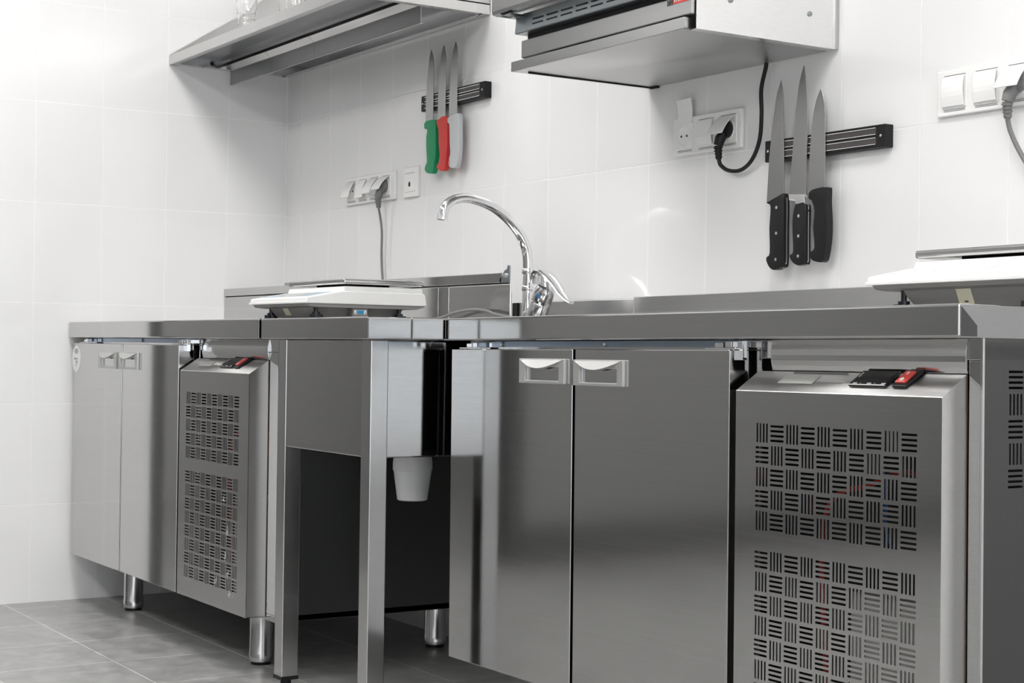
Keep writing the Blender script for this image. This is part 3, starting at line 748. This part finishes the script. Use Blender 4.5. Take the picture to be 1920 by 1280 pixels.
obj('frame', B(((.789, -.009, 1.1785), (.871, 0, 1.2620))), 'socket_white', s2, bevel=.0025, seg=3)
ins = obj('socket_insert', B(((.8025, -.011, 1.193), (.8575, -.008, 1.2475))), 'socket_white', s2, bevel=.001)
obj('groove', B(((.805, -.0118, 1.2440), (.855, -.0108, 1.2448))), 'ink_black', ins)
obj('port', B(((.8235, -.0116, 1.208), (.8335, -.0106, 1.2185)), ((.8262, -.0116, 1.2185), (.8308, -.0106, 1.2215))), 'ink_black', ins)
s3 = gang('three-gang white socket block with a black plug under the vented appliance', 2.0, 2.224, 1.182, 1.263, 3, (('up', 176), ('closed', 0), ('open', 40)))
plug(s3, 2.184, 1.222, 'black', 0)
s4 = gang('three-gang white socket block with a grey plug at the right edge', 2.75, 2.974, 1.1825, 1.2635, 3, (('closed', 0), ('closed', 0), ('open', 40)))
plug(s4, 2.9325, 1.2225, 'grey_cable', 0)

def cord(name, label, pts, rad, mat):
    bm = bmesh.new(); tube(bm, smooth_path(pts, 8), rad, 10)
    return tag(obj(name, bm, mat), label, 'cord')
cord('power_cord', 'thin grey cord hanging from the four-gang socket behind the ledge',
     [(.6780, -.0265, 1.1570), (.677, -.020, 1.13), (.680, -.016, 1.09), (.676, -.014, 1.03), (.680, -.014, .985), (.690, -.016, .95), (.695, -.016, .90), (.70, -.015, .83)], .0034, 'grey_cable')
cord('power_cord', 'thick black cord looping from the plug up to the vented appliance',
     [(2.1745, -.0265, 1.1600), (2.176, -.022, 1.148), (2.196, -.018, 1.136), (2.232, -.016, 1.134), (2.266, -.016, 1.152), (2.288, -.016, 1.19), (2.293, -.016, 1.24), (2.291, -.016, 1.29), (2.303, -.016, 1.33), (2.306, -.016, 1.3425)], .0042, 'black')
cord('power_cord', 'grey cord curving down from the socket at the right edge',
     [(2.9225, -.0265, 1.1605), (2.925, -.022, 1.14), (2.938, -.018, 1.11), (2.965, -.016, 1.07), (3.01, -.016, 1.02), (3.05, -.016, .95), (3.07, -.016, .895)], .0042, 'grey_cable')

# ---------------------------------------------------------------- kitchen scales
def scale(label, x1, yf, z0, w=.300, d=.305, foot=.012, conn=True):
    """x1: right side, yf: keypad front, z0: table top"""
    t = thing('kitchen_scale', label, 'scale', (x1, yf, z0), 'white platform scales')
    x0 = x1-w
    zb = z0 + foot + .020
    bm = bmesh.new()
    prof = [(yf+.002, zb), (yf, zb+.004), (yf+.001, zb+.013), (yf+.088, zb+.029), (yf+d-.004, zb+.0285), (yf+d, zb+.024), (yf+d+.004, zb)]
    prism(bm, prof, 'x', x0, x1)
    hs = obj('housing', bm, 'white_plastic', t, bevel=.0025, seg=2)
    obj('housing_ridge', B(((x0-.002, yf-.002, zb), (x1+.002, yf+.002, zb+.005))), 'white_plastic', hs, bevel=.001)
    # raised deck under the platform
    prism_b = bmesh.new(); prism(prism_b, [(yf+.090, zb+.028), (yf+.094, zb+.0395), (yf+d-.006, zb+.0395), (yf+d-.004, zb+.028)], 'x', x0+.008, x1-.004)
    obj('deck', prism_b, 'white_plastic', hs, bevel=.002)
    # sloped keypad lines
    def slp(y): return zb+.013 + (y-yf-.001)/.087*.016
    for (a, b_, c, dd, mt) in ((x0+.03, x0+.10, .020, .045, 'keypad_blue'), (x0+.12, x0+.20, .020, .050, 'keypad_grey'), (x0+.03, x0+.20, .055, .078, 'keypad_grey'), (x0+.21, x0+.27, .020, .075, 'keypad_blue')):
        bm = bmesh.new(); prism(bm, [(yf+c, slp(yf+c)-.0005), (yf+dd, slp(yf+dd)-.0005), (yf+dd, slp(yf+dd)+.0008), (yf+c, slp(yf+c)+.0008)], 'x', a, b_)
        obj('keypad', bm, mt if conn else 'keypad_pale', hs)
    # platform
    obj('platform_support', B(((x0+.06, yf+.14, zb+.039), (x1-.06, yf+d-.06, zb+.046))), 'ink_black', t)
    bm = B(((x0+.010, yf+.090, zb+.044), (x1-.002, yf+d-.002, zb+.0565)))
    obj('platform', bm, 'steel_pol', t, bevel=.004, seg=3)
    # grey underbody
    bm = bmesh.new()
    prism(bm, [(yf+.004, zb), (yf+.010, zb-.006), (yf+.030, zb-.008), (yf+d-.02, zb-.008), (yf+d, zb-.002), (yf+d, zb)], 'x', x0+.006, x1-.004)
    ub = obj('underbody', bm, 'grey_plastic', t, bevel=.001)
    bm = bmesh.new()
    a0, a1, b0, b1 = x0+.040, x1-.030, yf+.030, yf+d-.04
    tp = [(a0, b0), (a1, b0), (a1, b1), (a0, b1)]; bt = [(a0+.022, b0+.012), (a1-.012, b0+.012), (a1-.012, b1-.01), (a0+.022, b1-.01)]
    vt = [bm.verts.new((p[0], p[1], zb-.007)) for p in tp]; vb = [bm.verts.new((p[0], p[1], z0+.003)) for p in bt]
    bm.faces.new(vt); bm.faces.new(vb)
    for i in range(4): bm.faces.new([vt[i], vb[i], vb[(i+1) % 4], vt[(i+1) % 4]])
    obj('base_tub', bm, 'grey_plastic', ub, bevel=.001)
    for fx in (x0+.043, x1-.022):
        for fy in (yf+.034, yf+d-.055):
            bm = bmesh.new()
            lathe(bm, [(.0045, foot+.016), (.0045, .009)], (fx, fy, z0), (0, 0, 1), 12)
            n = 28; ra = []
            for k in range(n):
                rr_ = .0155 if k % 4 < 2 else .0130
                ra.append((fx+rr_*math.cos(2*PI*k/n), fy+rr_*math.sin(2*PI*k/n)))
            prism(bm, ra, 'z', z0, z0+.009)
            lathe(bm, [(.009, .009), (.009, .014)], (fx, fy, z0), (0, 0, 1), 16)
            obj('levelling_foot', bm, 'foot_black', t)
    lx = x0+.115 if conn else x0+.148
    bm = bmesh.new(); yy0, yy1 = b0-.0005, b0+.0112
    prism(bm, [(b0+.0002, zb-.0085), (b0+.0094, z0+.0075), (b0+.0086, z0+.0075), (b0-.0006, zb-.0085)], 'x', lx, lx+.028)
    lb = obj('paper_label', bm, 'label_cream', ub)
    bm = bmesh.new()
    prism(bm, [(b0-.0002+.0046, zb-.016), (b0+.0078, z0+.010), (b0+.0072, z0+.010), (b0+.0040, zb-.016)], 'x', lx+.011, lx+.018)
    obj('label_print', bm, 'ink_black', lb)
    if conn:
        yc = yf+.135
        pt = obj('port_plate', B(((x1-.031, yc-.018, z0+.006), (x1-.010, yc+.018, zb-.006))), 'grey_plastic', ub)
        bk = obj('serial_port', B(((x1-.010, yc-.015, z0+.010), (x1-.0085, yc+.015, z0+.021))), 'rivet', ub, bevel=.0006)
        bm = bmesh.new(); prism(bm, [(yc-.0085, z0+.0195), (yc+.0085, z0+.0195), (yc+.0065, z0+.0115), (yc-.0065, z0+.0115)], 'x', x1-.0086, x1-.006)
        obj('port_socket', bm, 'port_blue', bk, bevel=.0008)
        for s in (-1, 1):
            bm = bmesh.new(); lathe(bm, [(.002, 0), (.002, .003)], (x1-.0085, yc+s*.0118, z0+.0155), (1, 0, 0), 8); obj('port_screw', bm, 'chrome', bk)
    return t
scale('white platform scale on the left beside the sink, blue serial port on its side', 1.598, -.682, .8235, w=.300, d=.293)
rs = scale('white platform scale on the right counter under the edge sockets', 3.285, -.402, .8235, w=.305, d=.300, foot=.018, conn=False)
rs.location.z += lz(3.10)
rs.rotation_euler = (0, -TL, 0)

# ---------------------------------------------------------------- wall shelf at the upper left
t = thing('wall_shelf', 'long stainless wall shelf in the upper left corner holding glassware', 'shelf', (0, 0, 1.62))
X1 = 1.226
obj('shaded_underside', B(((.004, -.3985, 1.6400), (X1-.002, -.002, 1.6428))), 'steel_shaded', t)  # sheet under the tray, coloured darker for the shade there
bm = B(((.002, -.400, 1.6425), (X1, -.002, 1.6465)), ((.002, -.399, 1.619), (X1, -.380, 1.6205)),
       ((.002, -.400, 1.619), (.004, -.002, 1.6465)), ((X1-.002, -.400, 1.619), (X1, -.002, 1.6465)), ((.004, -.380, 1.619), (.024, -.02, 1.6205)), ((X1-.02, -.380, 1.619), (X1-.002, -.02, 1.6205)),
       ((.004, -.028, 1.619), (X1-.002, -.026, 1.6425)), ((.004, -.028, 1.619), (X1-.002, -.004, 1.6205)))
obj('tray', bm, 'steel_pol', t, bevel=.0006)
obj('front_lip', B(((.002, -.402, 1.619), (X1, -.400, 1.6470))), 'steel_satin', t, bevel=.0006)
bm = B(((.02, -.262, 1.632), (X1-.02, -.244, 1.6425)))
obj('stiffener', bm, 'steel_shaded', t)
obj('back_plate', B(((.002, -.004, 1.6465), (X1, -.001, 1.93))), 'steel_satin', t)
for k, gx_ in enumerate((.001, X1-.002)):
    bm = bmesh.new(); prism(bm, [(-.398, 1.6465), (-.398, 1.652), (-.170, 1.800), (-.003, 1.925), (-.003, 1.6465)], 'x', gx_, gx_+.002)
    gs = obj('gusset', bm, 'steel_satin', t)
    bm = bmesh.new()
    prism(bm, [(-.398, 1.652), (-.170, 1.800), (-.003, 1.925), (-.003, 1.9235), (-.170, 1.7985), (-.398, 1.6505)], 'x', gx_, gx_+.012)
    obj('gusset_flange', bm, 'steel_v', gs)
for (a, b_) in ((.004, .305), (.3065, .6075), (.609, 1.221)):
    pn = obj('front_rail', B(((a, -.2015, 1.574), (b_, -.200, 1.619))), 'steel_mid', t)
    bm = bmesh.new(); prism(bm, [(-.203, 1.6185), (-.2185, 1.6335), (-.2170, 1.6350), (-.200, 1.6200)], 'x', a, b_-.0008)
    obj('rail_lip', bm, 'steel_satin', pn)
    obj('rail_top', B(((a, -.217, 1.6335), (b_, -.185, 1.635))), 'steel_shaded', pn)
    obj('rail_edge', B(((a, -.2025, 1.5735), (b_, -.196, 1.5748))), 'steel_pol', pn)
for sx_ in (.03, 1.19):
    bm = bmesh.new(); lathe(bm, [(.004, 0), (.004, .004)], (sx_, -.30 if sx_ < 1 else -.015, 1.619), (0, 0, -1), 10); obj('screw', bm, 'rivet', t)

def glassware(label, x, y, prof, kind='glass'):
    bm = bmesh.new()
    outer = prof; inner = [(max(rr_-.0018, .0005), h if i else h+.004) for i, (rr_, h) in enumerate(prof)]
    lathe(bm, outer + inner[::-1], (x, y, 1.6466), (0, 0, 1), 28, cap=False)
    o = obj('glass_vessel', bm, kind, smooth=True)
    return tag(o, label, 'glass')
glassware('clear glass vessel with a ringed neck and round bulge, leftmost on the shelf', .165, -.22,
          [(.0005, 0), (.020, .0), (.0215, .002), (.021, .06), (.0235, .085), (.026, .089), (.0245, .094), (.0245, .100), (.0275, .104), (.0255, .110), (.0265, .117), (.029, .122), (.027, .128), (.0315, .140), (.0335, .152), (.032, .166), (.025, .180), (.0235, .20)])
glassware('tall clear glass on the shelf right of the ringed vessel', .52, -.22,
          [(.0005, 0), (.022, 0), (.023, .002), (.026, .05), (.028, .10), (.031, .16)])
glassware('wide clear glass bowl near the middle of the shelf', .30, -.13,
          [(.0005, 0), (.020, 0), (.020, .004), (.006, .010), (.005, .060), (.022, .085), (.038, .12), (.041, .16), (.037, .19)])

# ---------------------------------------------------------------- vented appliance on the wall
t = thing('vented_appliance', 'stainless vented kitchen appliance mounted on the wall above the middle sockets', 'kitchen appliance', (2.2, 0, 1.343))
xa, xb = 1.896, 2.487
bm = B(((xa, -.3585, 1.3435), (xb-.012, 0-.001, 1.3455)), ((xa, -.360, 1.3435), (xb-.012, -.3585, 1.3640)), ((xb-.016, -.3585, 1.3435), (xb-.012, -.330, 1.364)),
       ((xa, -.3585, 1.3435), (xa+.0015, -.02, 1.364)))
obj('base_tray', bm, 'steel_dull', t, bevel=.0015)
obj('tray_edge', B(((xa+.02, -.33, 1.3405), (xa+.022, -.003, 1.3437)), ((xa+.02, -.012, 1.3395), (xa+.045, -.003, 1.3437))), 'gap', t)
bm = B(((xb, -.343, 1.3425), (xb+.002, -.001, 1.80)), ((xb-.020, -.343, 1.3425), (xb, -.001, 1.3432)))
sp_ = obj('side_plate', bm, 'steel_bright', t, bevel=.0006)
obj('side_rim', B(((xb+.0015, -.010, 1.3425), (xb+.006, -.001, 1.80))), 'steel_v', sp_)
for yy_, zz_ in ((-.072, 1.402), (-.265, 1.403)):
    bm = bmesh.new(); lathe(bm, [(.0050, 0), (.0050, .0020), (.0030, .0030)], (xb+.002, yy_, zz_), (1, 0, 0), 14); sc_ = obj('screw', bm, 'zinc', sp_)
obj('drip_drawer', B(((1.922, -.352, 1.3690), (xb-.003, -.020, 1.4055))), 'steel_dull', t, bevel=.002)
obj('dark_gap', B(((1.925, -.338, 1.364), (xb-.004, -.03, 1.4200))), 'interior', t)
bm = bmesh.new()
prism(bm, [(-.362, 1.4195), (-.364, 1.4195), (-.360, 1.4580), (-.358, 1.4580)], 'x', 1.915, xb-.004)
box(bm, (1.915, -.362, 1.4183), (xb-.004, -.330, 1.4197)); box(bm, (1.915, -.358, 1.4195), (1.917, -.05, 1.458))
vp = obj('vent_panel', bm, 'zinc', t)
for k in range(9):
    for zz_ in (1.4305, 1.4405):
        bm = bmesh.new(); xx_ = 1.981 + .0518*k
        box(bm, (xx_, -.3640, zz_-.0012), (xx_+.038, -.3600, zz_+.0012))
        obj('vent_slot', bm, 'gap', vp)
bm = bmesh.new()
prism(bm, [(-.400, 1.466), (-.3985, 1.4600), (-.388, 1.4570), (-.375, 1.4585), (-.362, 1.4620), (-.340, 1.466), (-.02, 1.466), (-.02, 1.80), (-.400, 1.80)], 'x', 1.880, xb-.003)
obj('hood_cover', bm, 'steel_dull', t, bevel=.0015)
bm = B(((1.905, -.392, 1.4520), (1.912, -.352, 1.4565)), ((1.925, -.385, 1.4475), (1.945, -.350, 1.4515)), ((1.900, -.394, 1.4535), (1.945, -.36, 1.4555)))
obj('latch', bm, 'zinc', t)
# sticker on the drawer front: black print and a red block
stc = obj('red_sticker', B(((2.432, -.3528, 1.3940), (2.478, -.3518, 1.4055))), 'sticker_red', t)
for k in range(4):
    obj('sticker_letter', B(((2.4365+.0105*k, -.3534, 1.3970), (2.4385+.0105*k, -.3527, 1.4030)), ((2.4385+.0105*k, -.3534, 1.4018), (2.4430+.0105*k, -.3527, 1.4030)), ((2.4415+.0105*k, -.3534, 1.3970), (2.4430+.0105*k, -.3527, 1.4018))), 'white_plastic', stc)
for k in range(2):
    obj('sticker_letter', B(((2.4155+.0085*k, -.3528, 1.3930), (2.4170+.0085*k, -.3518, 1.4035)), ((2.4200+.0085*k, -.3528, 1.3930), (2.4212+.0085*k, -.3518, 1.4035)), ((2.4155+.0085*k, -.3528, 1.3980), (2.4212+.0085*k, -.3518, 1.3992))), 'ink_black', t)

for o in list(bpy.data.objects):
    if '_base' in o: del o['_base']
